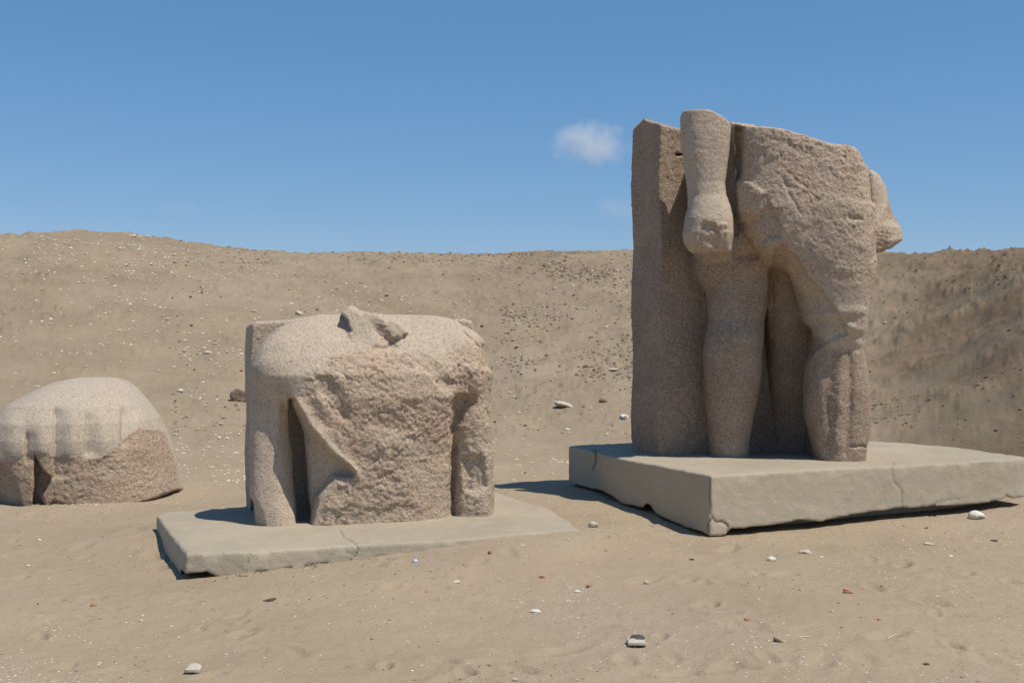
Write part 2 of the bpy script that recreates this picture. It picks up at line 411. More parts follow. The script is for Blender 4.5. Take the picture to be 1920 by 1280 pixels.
def ground_z(x, y, fine=True):
    x = np.asarray(x, float); y = np.asarray(y, float)
    h = macro(x, y)
    m = (np.abs(x) < 9) & (y > 3) & (y < 17)
    if m.any():
        hl = np.zeros(x.shape); hl[m] = local(x[m], y[m]); h = h+hl*(1-sstep(13, 17, y))
    z0 = np.zeros_like(x)
    far = sstep(13, 22, y); rt = sstep(0.22, 0.34, x/np.maximum(y, 3))*sstep(12, 14, y)
    # distance to the plinth edges quiets the noise
    quiet = np.ones_like(x)
    if m.any():
        dm = np.full(x.shape, 9.0); dd = np.full(m.sum(), 9.0)
        for cx, cy, cz in CP[:len(PG)+len(SG)]: dd = np.minimum(dd, (x[m]-cx)**2+(y[m]-cy)**2)
        dm[m] = dd; quiet = sstep(0.02, 0.5, dm)
    crest = 1-0.75*sstep(0.93, 1.02, h/np.maximum(CAMZ+170/FPX*36, 1))
    h = h + 0.055*fbm(x, y, z0, 0.55, 3, 11)*quiet*(1+1.5*far*crest)
    h = h + 0.020*fbm(x, y, z0, 2.2, 4, 21)*(0.25+0.75*quiet)*(1+1.8*far*crest)
    if fine:
        h = h + 0.007*fbm(x, y, z0, 9.0, 4, 31, 0.6)*(1+1.6*far)
        # lumpy rubble on the slopes
        l = np.maximum(fbm(x, y, z0, 3.2, 4, 41, 0.65)-0.12, 0)
        h = h + l*(0.15*far+0.08*rt)
        h = h + 0.30*rt*fbm(x*0.7+0.5*y, y*0.8, z0, 0.42, 3, 51)+0.05*rt*fbm(x, y, z0, 1.7, 4, 55, 0.6)
        for fx, fy, fa, fr, fd in FOOT:
            q = (np.abs(x-fx) < 0.5) & (np.abs(y-fy) < 0.5)
            if not q.any(): continue
            dx, dy = x[q]-fx, y[q]-fy; c, s = math.cos(fa), math.sin(fa)
            e = np.sqrt(((dx*c+dy*s)/(fr*1.5))**2+((-dx*s+dy*c)/(fr*0.7))**2)
            h[q] += fd*(-np.exp(-(e*1.2)**4)+0.3*np.exp(-((e-1.35)/0.35)**2))
    return h
def on_ground(px, py):
    lo, hi = 4.5, 60.0
    for it in range(3):
        d = np.linspace(lo, hi, 160); x = (px-960)/FPX*d; z = CAMZ-(py-640)/FPX*d
        g = ground_z(x, d, it > 0); k = max(int(np.argmax(z < g)), 1); e = (0.6, 0.02, 0)[it]
        lo, hi = d[k-1]-e, d[k]+e
    return np.array([x[k], d[k], g[k]])

def build_ground():
    a = np.concatenate([-np.geomspace(60, 0.475, 60)[:-1], np.linspace(-0.47, 0.47, 820), np.geomspace(0.475, 60, 60)[1:]])
    ys = [-80,-50,-30,-20,-12,-8,-5,-3,-1,0.5,1.5,2.5,3.2,3.8,4.3,4.7]
    y = 5.0
    while y < 16: ys.append(y); y += max(y*y/(1138*1.6)*1.05, 0.012)
    while y < 44: ys.append(y); y += 0.115
    ys += list(np.geomspace(44.3, 3000, 70)); ys = np.array(ys)
    wd = np.maximum(ys, 0)+2.5
    X = a[None,:]*wd[:,None]; Y = np.broadcast_to(ys[:,None], X.shape)
    Z = ground_z(X.ravel(), Y.ravel()).reshape(X.shape)
    P = np.stack([X, Y, Z], -1).reshape(-1,3); n, m = X.shape
    i = (np.arange(n-1)[:,None]*m+np.arange(m-1)[None,:]).ravel()
    Q = np.stack([i, i+1, i+m+1, i+m], 1)
    px = 960+FPX*X/np.maximum(Y, 3)
    nz = fbm(X.ravel(), Y.ravel(), 0*X.ravel(), 0.35, 3, 77).reshape(X.shape)
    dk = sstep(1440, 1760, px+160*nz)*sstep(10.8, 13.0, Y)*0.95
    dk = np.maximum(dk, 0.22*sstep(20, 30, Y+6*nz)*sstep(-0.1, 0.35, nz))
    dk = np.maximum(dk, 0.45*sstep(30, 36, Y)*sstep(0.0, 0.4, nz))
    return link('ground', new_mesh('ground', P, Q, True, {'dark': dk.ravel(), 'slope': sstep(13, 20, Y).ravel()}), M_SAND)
tag(build_ground(), kind='structure')

# ------------------------------------------------------------------ plinths
def plinth(name, label, poly, zt, bot, lo, hi, h, cracks, base, inset, tops):
    BX, BZ = bot
    def fn(X, Y, Z):
        e = sd_poly(X, Y, poly)
        zb = np.interp(X, BX, BZ)+0.016*fbm(X, 0*X, 0*X, 4.0, 4, 91, 0.6)
        return np.maximum(smax(e, Z-zt, 0.02), zb-Z) if not inset else np.minimum(
            np.maximum(smax(e, Z-zt, 0.02), zb-Z), np.maximum(e+inset, np.maximum(Z-zt+0.05, -0.3-Z)))
    def feat(X, Y, Z, D):
        px, py = pxy(X, Y, Z)
        D = D + 0.006*fbm(X, Y, Z, 1.6, 3, 5) + 0.004*fbm(X, Y, Z, 12, 3, 6)
        # chipped arrises
        e = sd_poly(X, Y, poly); ar = np.exp(-((e/0.05)**2+((Z-zt)/0.05)**2))
        D = D + 0.02*ar*np.maximum(fbm(X, Y, Z, 7, 3, 8), 0)
        for P, w, a in cracks:
            q = (px > min(p[0] for p in P)-15) & (px < max(p[0] for p in P)+15) & (py > min(p[1] for p in P)-15) & (py < max(p[1] for p in P)+15)
            dl = d_line(px[q]+2.0*vn(X[q]*14, Y[q]*14, Z[q]*14, 3), py[q]+2.0*vn(X[q]*14, Z[q]*14, Y[q]*14, 4), P)
            D[q] += a*np.exp(-(dl/w)**2)
        return D
    P, Q = surface_nets(fn, feat, lo, hi, h, 0.08)
    keep = (P[Q][:,:,2].mean(1) > base-0.25); Q = Q[keep]
    u, inv = np.unique(Q, return_inverse=True); P = P[u]; Q = inv.reshape(Q.shape)
    N = vnormals(P, Q); side = sstep(0.75, 0.35, N[:,2])
    px, py = pxy(P[:,0], P[:,1], P[:,2]); cr = np.zeros(len(P))
    for C, w, a in cracks:
        dl = d_line(px+2.0*vn(P[:,0]*14, P[:,1]*14, P[:,2]*14, 3), py+2.0*vn(P[:,0]*14, P[:,2]*14, P[:,1]*14, 4), C)
        cr = np.maximum(cr, min(1, a/0.022)*np.exp(-(dl/(w*0.8))**2))
    cr = np.clip(cr, 0, 0.8)
    org = np.array([np.mean([p[0] for p in poly]), np.mean([p[1] for p in poly]), 0])
    o = link(name, new_mesh(name, P-org, Q, True, {'side': side, 'crack': cr}), M_CONC); o.location = org
    return tag(o, label, 'plinth')
plinth('concrete_plinth', 'thick cracked grey concrete plinth with ragged undercut foot carrying the statue legs', PL, ZP, (PB[:,0], PB[:,2]),
       (0.35,9.0,-0.12), (5.25,12.95,0.62), 0.0145,
       [([(1328,1006),(1327,980),(1334,969),(1342,979),(1352,976),(1362,985),(1366,1000)], 1.7, 0.016),
        ([(1676,866),(1672,885),(1678,905),(1689,920),(1690,958)], 1.2, 0.009),
        ([(1331,895),(1331,965)], 2.0, 0.012), ([(1116,845),(1117,870),(1112,880)], 2.6, 0.015),
        ([(1745,950),(1760,940),(1800,933)], 1.3, 0.008), ([(1790,866),(1797,880)], 1.3, 0.008)], 0.0, 0.30, None)
SGs = SG[np.argsort(SG[:,0])]
plinth('concrete_slab', 'thin tapering pale concrete slab with a broken corner carrying the headless torso', SL, ZS,
       (np.array([-4,-2.30,-2.28,-2.12,-2.06,-1.95,-1.9,0.6]), np.array([-.02,-.02,0.03,0.045,0.05,0.0,-.1,-.1])),
       (-3.15,7.45,-0.1), (0.75,11.1,0.3), 0.0125,
       [([(464,1036),(465,1055),(463,1073)], 1.0, 0.010), ([(635,994),(648,1008),(667,1020),(671,1030),(666,1042),(655,1052)], 1.2, 0.012),
        ([(648,1033),(668,1040)], 1.2, 0.008), ([(700,1046),(760,1043)], 1.6, 0.01),
        ([(480,1072),(520,1070),(545,1064)], 1.8, 0.012), ([(572,1062),(600,1056),(615,1054)], 1.8, 0.012)], 0.0, 0.22, None)

# ------------------------------------------------------------------ statue of the legs
A1 = np.array([(1184-960)/FPX*11.45, 11.45]); B1 = np.array([(1237-960)/FPX*10.95, 10.95])
U1 = np.array([0.925, 0.38])
PIL = [A1, B1, B1+U1*2.05, A1+U1*2.05]
def pts(*a): return [W(px, py, d)[:2] for px, py, d in a]
def legs_parts(X, Y, Z):
    px, py = pxy(X, Y, Z); k = Y/FPX
    p = {}
    top = np.interp(px, [1180,1188,1198,1208,1218,1228,1245,1270,1300,1500], [262,243,233,222,227,229,234,241,246,270])
    lean = 0.010*np.sin(Z*5.5)
    pil = smax(sd_poly(X-lean, Y, PIL), (top-py)*k, 0.03)
    web_l = sd_poly(X, Y, pts((1322,0,11.15),(1375,0,11.15),(1385,0,11.5),(1314,0,11.5)))
    web_l = smax(web_l, Z-CAMZ-(640-470)/FPX*11, 0.03)
    web_r = sd_poly(X, Y, pts((1545,0,10.6),(1605,0,10.7),(1585,0,11.9),(1492,0,11.7)))
    web_r = smax(web_r, Z-CAMZ-(640-460)/FPX*11, 0.03)
    p['pillar'] = smin(pil, np.minimum(web_l, web_r), 0.05)
    arm = loft(X, Y, Z, [(196,1276,1374,10.58,.20),(250,1277,1369,10.56,.20),(300,1282,1364,10.55,.19),(345,1288,1358,10.54,.175),
                         (368,1291,1361,10.53,.175),(388,1290,1368,10.50,.19),(412,1284,1373,10.48,.21),(440,1281,1374,10.47,.215),(456,1284,1372,10.48,.205),(474,1296,1371,10.5,.17)], 2.4)
    atop = np.interp(px, [1270,1280,1300,1330,1345,1360,1375], [212,203,204,206,213,221,233])
    arm = smax(arm, (atop-py)*k+0.25*(Y-10.4), 0.02)
    p['arm_l'] = arm
    p['arm_r'] = smax(loft(X, Y, Z, [(317,1592,1626,11.62,.13),(330,1594,1646,11.60,.16),(352,1596,1659,11.58,.17),(385,1600,1666,11.54,.165),(402,1600,1671,11.50,.17),
                                (428,1598,1687,11.42,.20),(452,1600,1690,11.40,.20),(484,1604,1672,11.40,.18)], 2.3),
                      (py-np.interp(px, [1600,1628,1660,1690], [486,482,470,452]))*k, 0.02)
    btop = np.interp(px, [1350,1370,1400,1440,1480,1520,1560,1590,1604,1612,1620], [226,227,236,241,249,261,274,277,281,290,310])
    body = loft(X, Y, Z, [(215,1362,1606,10.86,.55),(300,1366,1613,10.84,.56),(400,1368,1621,10.82,.58),(440,1372,1625,10.82,.56),(470,1395,1626,10.82,.54),(515,1450,1624,10.80,.47),(620,1505,1590,10.80,.26)], 3.2)
    body = smax(body, (btop-py)*k+0.10*(Y-10.5), 0.03)
    wing = smax(sd_poly(X, Y, pts((1330,0,10.75),(1400,0,10.6),(1420,0,11.3),(1310,0,11.4))), np.maximum((np.interp(px,[1330,1400],[232,234])-py)*k, (py-478)*k), 0.04)
    hip = loft(X, Y, Z, [(440,1320,1480,10.95,.36),(480,1300,1456,10.97,.34),(510,1302,1454,11.0,.32),(540,1318,1448,11.02,.28)], 2.4)
    body = smin(smin(body, wing, 0.04), hip, 0.05)
    p['kilt'] = body
    p['fill'] = loft(X, Y, Z, [(425,1420,1530,10.86,.36),(490,1425,1530,10.98,.36),(560,1430,1530,11.16,.32),(640,1436,1530,11.36,.26),(760,1442,1530,11.5,.2),(900,1446,1530,11.62,.18)], 2.6)
    p['leg_l'] = loft(X, Y, Z, [(430,1335,1470,10.97,.29),(500,1320,1453,10.98,.28),(560,1325,1441,10.97,.265),(600,1329,1432,10.95,.255),(628,1324,1431,10.92,.275),(660,1319,1428,10.92,.275),
                                (700,1320,1427,10.94,.265),(740,1322,1421,10.97,.26),(780,1326,1412,10.99,.235),(820,1329,1405,11.0,.215),(862,1331,1402,11.0,.21),(900,1331,1402,11.0,.21)], 2.2)
    p['leg_r'] = loft(X, Y, Z, [(400,1480,1624,10.82,.50),(480,1480,1626,10.81,.53),(540,1488,1624,10.79,.49),(575,1496,1619,10.74,.41),(590,1500,1619,10.68,.34),(604,1508,1618,10.70,.34),
                                (618,1512,1617,10.70,.33),(632,1516,1615,10.71,.31),(655,1517,1614,10.72,.27),(690,1512,1621,10.73,.28),(730,1509,1627,10.73,.29),(775,1511,1628,10.73,.28),
                                (815,1520,1624,10.70,.26),(850,1528,1619,10.68,.245),(905,1530,1618,10.68,.245)], 2.8)
    return p
LK = ['pillar','kilt','arm_l','arm_r','leg_l','leg_r']
def legs_fn(X, Y, Z):
    p = legs_parts(X, Y, Z)
    D = smin(p['kilt'], p['leg_r'], 0.10); D = smin(D, p['leg_l'], 0.045); D = smin(D, p['fill'], 0.07)
    D = smin(D, p['arm_l'], 0.022); D = smin(D, p['arm_r'], 0.008)
    return smin(D, p['pillar'], 0.02)
def rec(px, py, poly, w): return sstep(0, -w, sd_poly(px, py, poly))
def grv(px, py, line, w): return np.exp(-(d_line(px, py, line)/w)**2)
def legs_feat(X, Y, Z, D):
    px, py = pxy(X, Y, Z)
    wx = px + 5*fbm(X, Y, Z, 6, 3, 61); wy = py + 5*fbm(X, Y, Z, 6, 3, 71)
    fr = sstep(10.95, 10.75, Y)
    # broken away under the diagonal edge of the kilt
    sp = -sd_poly(wx, wy, [(1440,500),(1452,462),(1470,452),(1500,482),(1520,522),(1545,540),(1560,565),(1577,590),(1592,610),(1596,628),(1575,636),(1540,652),(1500,690),(1440,700)])
    D = D + (0.055*sstep(0, 7, sp) + 0.42*np.clip(sp*Y/FPX-0.01, 0, 0.17))*sstep(11.25, 10.95, Y)*(1-0.45*sstep(540, 620, py))
    D = D + 0.035*rec(wx, wy, [(1372,408),(1400,412),(1428,396),(1442,370),(1470,420),(1468,452),(1440,452),(1425,490),(1372,490)], 9)*fr
    D = D + 0.05*rec(wx, wy, [(1376,232),(1400,240),(1399,300),(1392,340),(1376,345)], 9)*fr
    D = D - 0.02*rec(wx, wy, [(1378,342),(1400,335),(1438,360),(1430,385),(1402,402),(1378,400)], 8)*fr
    D = D + 0.010*grv(wx, wy, [(1470,340),(1490,375),(1500,398)], 2.5)*fr + 0.009*grv(wx, wy, [(1480,325),(1510,350),(1535,378)], 2.5)*fr
    D = D + 0.008*grv(wx, wy, [(1458,325),(1480,350)], 3)*fr
    D = D + 0.018*grv(wx, wy, [(1596,408),(1612,412)], 4)*fr
    # broken fists
    D = D + 0.026*rec(wx, wy, [(1300,440),(1318,412),(1340,415),(1345,425),(1356,418),(1368,425),(1366,472),(1340,470),(1305,455)], 10)*sstep(10.6,10.4,Y)
    D = D - 0.012*grv(wx, wy, [(1355,425),(1357,462)], 6)*sstep(10.6,10.4,Y) + 0.014*grv(wx, wy, [(1328,435),(1340,428),(1345,450)], 5)*sstep(10.6,10.4,Y)
    D = D + 0.012*rec(wx, wy, [(1636,432),(1655,425),(1668,435),(1672,480),(1630,490)], 12)
    D = D + 0.05*grv(px, py, [(1624,322),(1629,400),(1632,484)], 5)*sstep(11.15, 11.3, Y)
    # slot in the pillar
    D = D + 0.12*rec(wx, wy, [(1264,288),(1290,290),(1290,294),(1267,294)], 2.5)*sstep(10.9,11.0,Y)
    D = D + 0.03*rec(wx, wy, [(1175,655),(1188,655),(1186,672),(1175,675)], 5)
    # knee and shin of the lit leg
    kf = sstep(10.75, 10.6, Y)
    D = D - 0.012*grv(px, py, [(1560,585),(1618,584)], 9)*kf - 0.016*rec(wx, wy, [(1572,612),(1590,598),(1612,604),(1614,622),(1592,624)], 14)*kf
    D = D + 0.012*grv(px, py, [(1585,633),(1612,631)], 8)*kf
    D = D - 0.016*grv(wx, wy, [(1576,660),(1574,700),(1571,830)], 9)*kf + 0.014*grv(wx, py, [(1553,690),(1556,850)], 7)*kf + 0.016*grv(wx, py, [(1592,655),(1594,760),(1588,850)], 6)*kf
    D = D - 0.008*grv(px, py, [(1538,690),(1536,830)], 9)*kf
    D = D + 0.02*grv(wx, wy, [(1596,838),(1620,838)], 2.5)*kf
    D = D - 0.02*grv(px, py, [(1372,560),(1380,640)], 22)*sstep(11, 10.8, Y)
    return D
LN = {}
def legs_rough(P):
    X, Y, Z = P.T; px, py = pxy(X, Y, Z); p = legs_parts(X, Y, Z)
    body = np.minimum(p['kilt'], 9); oth = np.minimum(p['arm_l'], np.minimum(p['arm_r'], p['leg_l']))
    r = sstep(0.02, -0.05, body-np.minimum(oth, p['pillar']))*sstep(560, 500, py)
    r = np.maximum(r, 0.9*sstep(0.03, -0.03, p['pillar']-np.minimum(oth, body))*sstep(10.85, 11.02, Y)*0+0)
    pil = sstep(0.02, -0.02, p['pillar']-np.minimum(np.minimum(oth, body), p['leg_r']))
    r = np.maximum(r, 0.55*pil)
    fist = rec(px, py, [(1295,445),(1318,408),(1368,415),(1374,480),(1300,475)], 8)*sstep(10.75,10.5,Y)
    r = np.maximum(r, fist); r = np.maximum(r, rec(px, py, [(1632,428),(1668,425),(1690,480),(1632,484)], 8))
    r = np.maximum(r, 0.8*sstep(470, 440, py)*0); r = np.maximum(r, 0.6*rec(px, py, [(1575,590),(1625,570),(1630,610),(1580,610)], 10))
    r = np.maximum(r, 0.45*rec(px, py, [(1540,700),(1590,690),(1592,870),(1540,870)], 14)*sstep(10.9,10.7,Y))
    return np.clip(np.maximum(r, 0.25), 0, 1)
def displace(P, Q, r, amp_s=0.004, amp_r=0.0085, seed=0):
    N = vnormals(P, Q); X, Y, Z = P.T
    a = fbm(X, Y, Z, 5.5, 3, 100+seed)
    b = fbm(X, Y, Z, 9, 4, 110+seed, 0.6, True)
    c = fbm(X, Y, Z, 24, 3, 120+seed, 0.6, True)
    d = fbm(X, Y, Z, 2.2, 2, 130+seed); e2 = fbm(X*0.8, Y, Z*1.4, 42, 2, 140+seed)
    wx, wy, wz = X+0.03*a, Y+0.03*b, Z+0.03*c
    f1 = facets(wx, wy, wz*1.3, 6.5, 200+seed); f2 = facets(wx, wy, wz*1.3, 17, 210+seed)
    md = sstep(-0.5, 0.5, fbm(X, Y, Z, 3.1, 2, 150+seed))
    disp = amp_s*(a*0.8+c*0.5) + r*amp_r*(0.5*a + 0.6*d + 0.75*f1 + (0.25+0.9*md)*(0.75*f2+0.45*c+0.3*b+0.45*e2))
    return P+N*disp[:,None]
def build_legs():
    P, Q = surface_nets(legs_fn, legs_feat, (1.05,10.05,0.44), (3.95,12.25,3.95), 0.0118)
    r = legs_rough(P); P2 = displace(P, Q, r)
    q = legs_parts(*P.T); px, py = pxy(*P.T)
    pat_shade = np.maximum(0.75*sstep(0.03, -0.03, q['pillar']-np.minimum(q['kilt'], q['arm_l'])), 0.75*sstep(0.05, -0.05, np.minimum(q['leg_l'], q['fill'])-np.minimum(q['leg_r'], q['arm_l']))*sstep(450, 500, py))  # back pillar, webs, rear leg: brown tone plus painted shade
    top = sstep(0.6, 0.9, vnormals(P2, Q)[:,2]); r = np.clip(r*(1-0.2*top), 0, 1)
    root = empty('statue_fragment', (2.45, 11.0, ZP), 'tall granite statue fragment of kilt and striding legs with clenched hands and back pillar', 'statue')
    def part(X, Y, Z):
        p = legs_parts(X, Y, Z); px, py = pxy(X, Y, Z)
        v = np.stack([p['pillar'], p['kilt'], p['arm_l'], p['arm_r'], p['leg_l'], p['leg_r']])
        v[5] += np.where(py < 560, 0.1, 0); v[4] += np.where(py < 500, 0.1, 0)
        l = np.argmin(v, 0)
        l = np.where((l == 2) & (py > 385), 6, l); l = np.where((l == 3) & (py > 405), 7, l)
        return l
    o = build_parts(root, P2, Q, part, [('p','back_pillar',None),('k','kilt',None),('a','arm',None),('b','arm',None),('l','leg',None),('r','leg',None),('h','hand','a'),('i','hand','b')], M_GRAN, {'rough': r, 'patina_shade': pat_shade})
    return o
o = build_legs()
o['r']['label'] = 'advanced leg with ridged shin, lit by the sun'
o['l']['label'] = 'rear leg standing against the back pillar'
o['b']['label'] = 'short broken forearm'

# ------------------------------------------------------------------ torso
SLB = [W(460,0,9.80)[:2], W(472,0,9.38)[:2], W(888,0,10.02)[:2], W(880,0,10.42)[:2]]
def torso_parts(X, Y, Z):
    px, py = pxy(X, Y, Z); k = Y/FPX; p = {}
    top = np.interp(px, [455,462,480,500,540,580,600,640,700,800,830,850,870,884,890], [622,612,604,603,601,593,590,590,596,604,603,599,599,602,620])
    p['pillar'] = smax(sd_poly(X-0.008*np.sin(Z*8), Y, SLB), (top-py)*k, 0.025)
    sk = 0.33
    body = loft(X, Y, Z, [(590,600,830,9.42,.12),(602,560,856,9.40,.19),(618,530,876,9.37,.26),(640,515,890,9.33,.33),(670,505,896,9.29,.40),(700,508,896,9.26,.45),(740,530,885,9.26,.46),
                          (780,538,876,9.28,.45),(850,541,864,9.30,.44),(920,545,862,9.30,.43),(1010,552,862,9.30,.43)], 2.6, sk)
    p['torso'] = body
    sl = ellip(X, Y, Z, W(538,694,9.08), (.275,.32,.285)); sr = ellip(X, Y, Z, W(863,690,9.50), (.27,.30,.33))
    al = loft(X, Y, Z, [(690,482,560,9.05,.23),(745,474,552,9.03,.22),(800,471,543,9.02,.205),(860,472,544,9.0,.205),(920,471,548,8.98,.215),(950,472,556,8.97,.22),(985,474,570,8.97,.23),(1020,474,578,8.97,.23)], 2.6)
    ar = loft(X, Y, Z, [(690,850,915,9.48,.24),(740,856,917,9.48,.235),(790,852,921,9.47,.235),(850,848,924,9.47,.235),(920,846,925,9.47,.24),(1010,845,923,9.47,.24)], 2.7)
    p['arm_l'] = smin(sl, al, 0.10); p['arm_r'] = smin(sr, ar, 0.10)
    qx = px+3*np.sin(Z*41+X*17)+2*np.sin(Z*93+X*60); qy = py+3*np.sin(X*37+Z*20)+2*np.sin(X*90)
    nk = sd_poly(qx, qy, [(645,583),(655,577),(692,588),(738,602),(762,626),(742,650),(705,668),(682,664),(666,645)])*k
    nk = smax(nk, np.abs(Y-9.28-0.25*(X+1.2))-0.30+0.9*(CAMZ+0.28-0*Z-Z)*0, 0.04)
    p['neck'] = smax(nk, (8.96+0.25*(X+1.2)+0.35*(Z-1.55))-Y, 0.02)
    return p
def torso_fn(X, Y, Z):
    p = torso_parts(X, Y, Z)
    D = smin(p['torso'], p['arm_l'], 0.05); D = smin(D, p['arm_r'], 0.06); D = smin(D, p['neck'], 0.035)
    return smin(D, p['pillar'], 0.012)
def torso_feat(X, Y, Z, D):
    px, py = pxy(X, Y, Z)
    wx = px + 6*fbm(X, Y, Z, 5, 3, 161); wy = py + 6*fbm(X, Y, Z, 5, 3, 171)
    fr = sstep(9.5, 9.25, Y)
    # untouched flank set back behind the broken chest
    D = D + 0.11*rec(wx, wy, [(536,742),(552,742),(580,792),(620,842),(655,868),(672,884),(662,898),(626,899),(602,930),(585,1010),(556,1010),(549,950),(545,850)], 11)*fr
    D = D + 0.12*rec(wx, wy, [(520,745),(550,752),(572,830),(592,1010),(530,1010),(520,900)], 20)*fr*sstep(-0.02, 0.06, torso_parts(X, Y, Z)['arm_l'])
    D = D - 0.05*grv(wx, wy, [(556,758),(590,805),(630,852),(664,884)], 11)*fr
    # groove beside the right arm
    D = D + 0.03*grv(wx, wy, [(884,752),(866,775),(853,800),(850,850),(849,962)], 8)*sstep(9.75, 9.45, Y)
    D = D + 0.05*rec(wx, wy, [(842,735),(890,742),(876,762),(858,790),(846,840),(838,800)], 12)*fr
    # shelf and hollows of the broken breast
    D = D + 0.035*rec(wx, wy, [(580,705),(620,690),(640,715),(660,740),(662,790),(640,800),(612,770),(585,740)], 22)*fr
    D = D - 0.02*rec(wx, wy, [(600,800),(700,790),(790,810),(800,960),(620,975),(640,900)], 30)*fr
    D = D + 0.025*rec(wx, wy, [(742,660),(800,662),(860,720),(838,740),(790,700)], 14)*fr
    D = D + 0.06*np.exp(-((wx-718-0.5*(wy-630))/13)**2-((wy-630)/22)**2) + 0.04*grv(wx, wy, [(742,640),(728,655),(700,655)], 7)
    D = D + 0.02*grv(wx, wy, [(755,665),(790,690),(818,716)], 3.5)*fr + 0.018*grv(wx, wy, [(870,622),(898,650),(905,700)], 3)
    D = D + 0.007*grv(wx, wy, [(700,796),(720,794),(732,806)], 3)*fr
    # chipped elbow, chipped shoulder
    D = np.maximum(D, ((X-W(484,0,8.85)[0])*-0.80 + (Y-8.85)*-0.45 - (Z-W(484,960,8.85)[2])*0.40 - 0.02)*0+D)
    D = D + 0.03*rec(wx, wy, [(468,925),(484,938),(503,985),(500,1000),(466,1000)], 8)
    D = D + 0.05*rec(wx, wy, [(898,640),(925,640),(925,700),(905,690)], 10)
    D = D + 0.03*rec(wx, wy, [(862,850),(905,845),(918,915),(900,935),(868,925)], 14)*sstep(9.6,9.3,Y)
    return D
def torso_rough(P):
    X, Y, Z = P.T; px, py = pxy(X, Y, Z); p = torso_parts(X, Y, Z)
    n = 8*fbm(X, Y, Z, 4, 3, 5)
    r = rec(px+n, py+n, [(570,690),(640,655),(700,648),(745,655),(800,665),(860,640),(905,625),(935,650),(935,1000),(846,1000),(590,1000),(605,930),(625,900),(672,888),(600,812),(548,748)], 14)
    r = r*sstep(9.85, 9.55, Y)
    r = np.maximum(r, rec(px+n, py, [(700,600),(740,605),(755,650),(715,655)], 8))
    r = np.maximum(r, 0.45*sstep(0.02, -0.02, p['pillar']-np.minimum(p['torso'], np.minimum(p['arm_l'], p['arm_r']))))
    r = np.maximum(r, 0.3*rec(px, py, [(466,925),(490,935),(506,990),(466,1000)], 8))
    return np.clip(np.maximum(r, 0.12), 0, 1)
def build_torso():
    P, Q = surface_nets(torso_fn, torso_feat, (-2.45,8.5,0.12), (-0.05,10.5,1.95), 0.0108)
    r = torso_rough(P); P2 = displace(P, Q, r, 0.003, 0.0115, 40)
    root = empty('statue_fragment', (-1.25, 9.3, ZS), 'broad headless granite torso fragment with both upper arms and a rough broken chest', 'statue')
    def part(X, Y, Z):
        p = torso_parts(X, Y, Z)
        return np.argmin(np.stack([p['pillar'], p['torso'], p['arm_l'], p['arm_r'], p['neck']]), 0)
    return build_parts(root, P2, Q, part, [('p','back_pillar',None),('t','chest',None),('a','arm',None),('b','arm',None),('n','neck_stump','t')], M_GRAN, {'rough': r})
o = build_torso(); o['a']['label'] = 'smooth rounded shoulder and upper arm'; o['b']['label'] = 'weathered broken upper arm'

# ------------------------------------------------------------------ foot-like fragment
FB = [(4,864),(28,861),(66,848),(101,855),(136,854),(186,861),(208,846),(241,815),(262,802),(306,807),(330,815)]
def fist_parts(X, Y, Z):
    p = loft(X, Y, Z, [(708,145,216,12.2,.20),(716,112,232,12.15,.42),(732,78,247,12.05,.58),(755,38,264,11.97,.70),(785,12,284,11.92,.78),(815,0,298,11.9,.82),(850,-3,311,11.9,.84),
                       (890,2,321,11.9,.84),(930,10,331,11.9,.83),(990,18,338,11.9,.82)], 2.5, 0.12)
    return p
def fist_feat(X, Y, Z, D):
    px, py = pxy(X, Y, Z); fr = sstep(12.1, 11.7, Y)
    wx = px + 3*fbm(X, Y, Z, 5, 3, 261); wy = py + 3*fbm(X, Y, Z, 5, 3, 271)
    line = np.interp(px, [a[0] for a in FB], [a[1] for a in FB])+5*fbm(X, Y, Z, 9, 3, 281)
    D = D + 0.014*sstep(-3, 6, wy-line)*fr
    for gx, y0, y1, w, a in ((48,815,866,4,.06),(101,770,895,4,.06),(160,778,852,5,.045),(226,770,835,5,.045)):
        s = px-gx
        D = D + 0.3*a*np.exp(-(s/w)**2)*sstep(y0-12, y0+8, py)*sstep(y1+8, y1-4, py)*fr
        D = D + 0.042*sstep(-2, 2, s)*sstep(36, 2, s)*sstep(y0-12, y0+12, py)*sstep(y1+8, y1-8, py)*fr
    for cx in (22,74,130,193,262):
        D = D - 0.028*np.exp(-((px-cx)/20)**2)*sstep(745, 800, py)*sstep(870, 840, py)*fr
    D = D + 0.20*rec(wx, wy, [(65,846),(58,960),(92,960),(82,930),(96,905),(97,893),(82,880),(73,862)], 4)*fr
    D = D + 0.07*rec(wx, wy, [(-20,862),(6,864),(26,885),(38,920),(52,960),(-20,960)], 5)*fr
    D = D + 0.012*grv(wx, wy, [(164,747),(180,748),(198,745)], 2) + 0.012*grv(wx, wy, [(195,761),(216,761)], 2)
    D = D + 0.10*rec(wx, wy, [(236,950),(290,930),(330,915),(345,915),(345,960),(236,960)], 5)*sstep(12.3, 12.0, Y)
    D = D + 0.05*rec(wx, wy, [(100,935),(140,948),(140,960),(80,960)], 5)
    return D
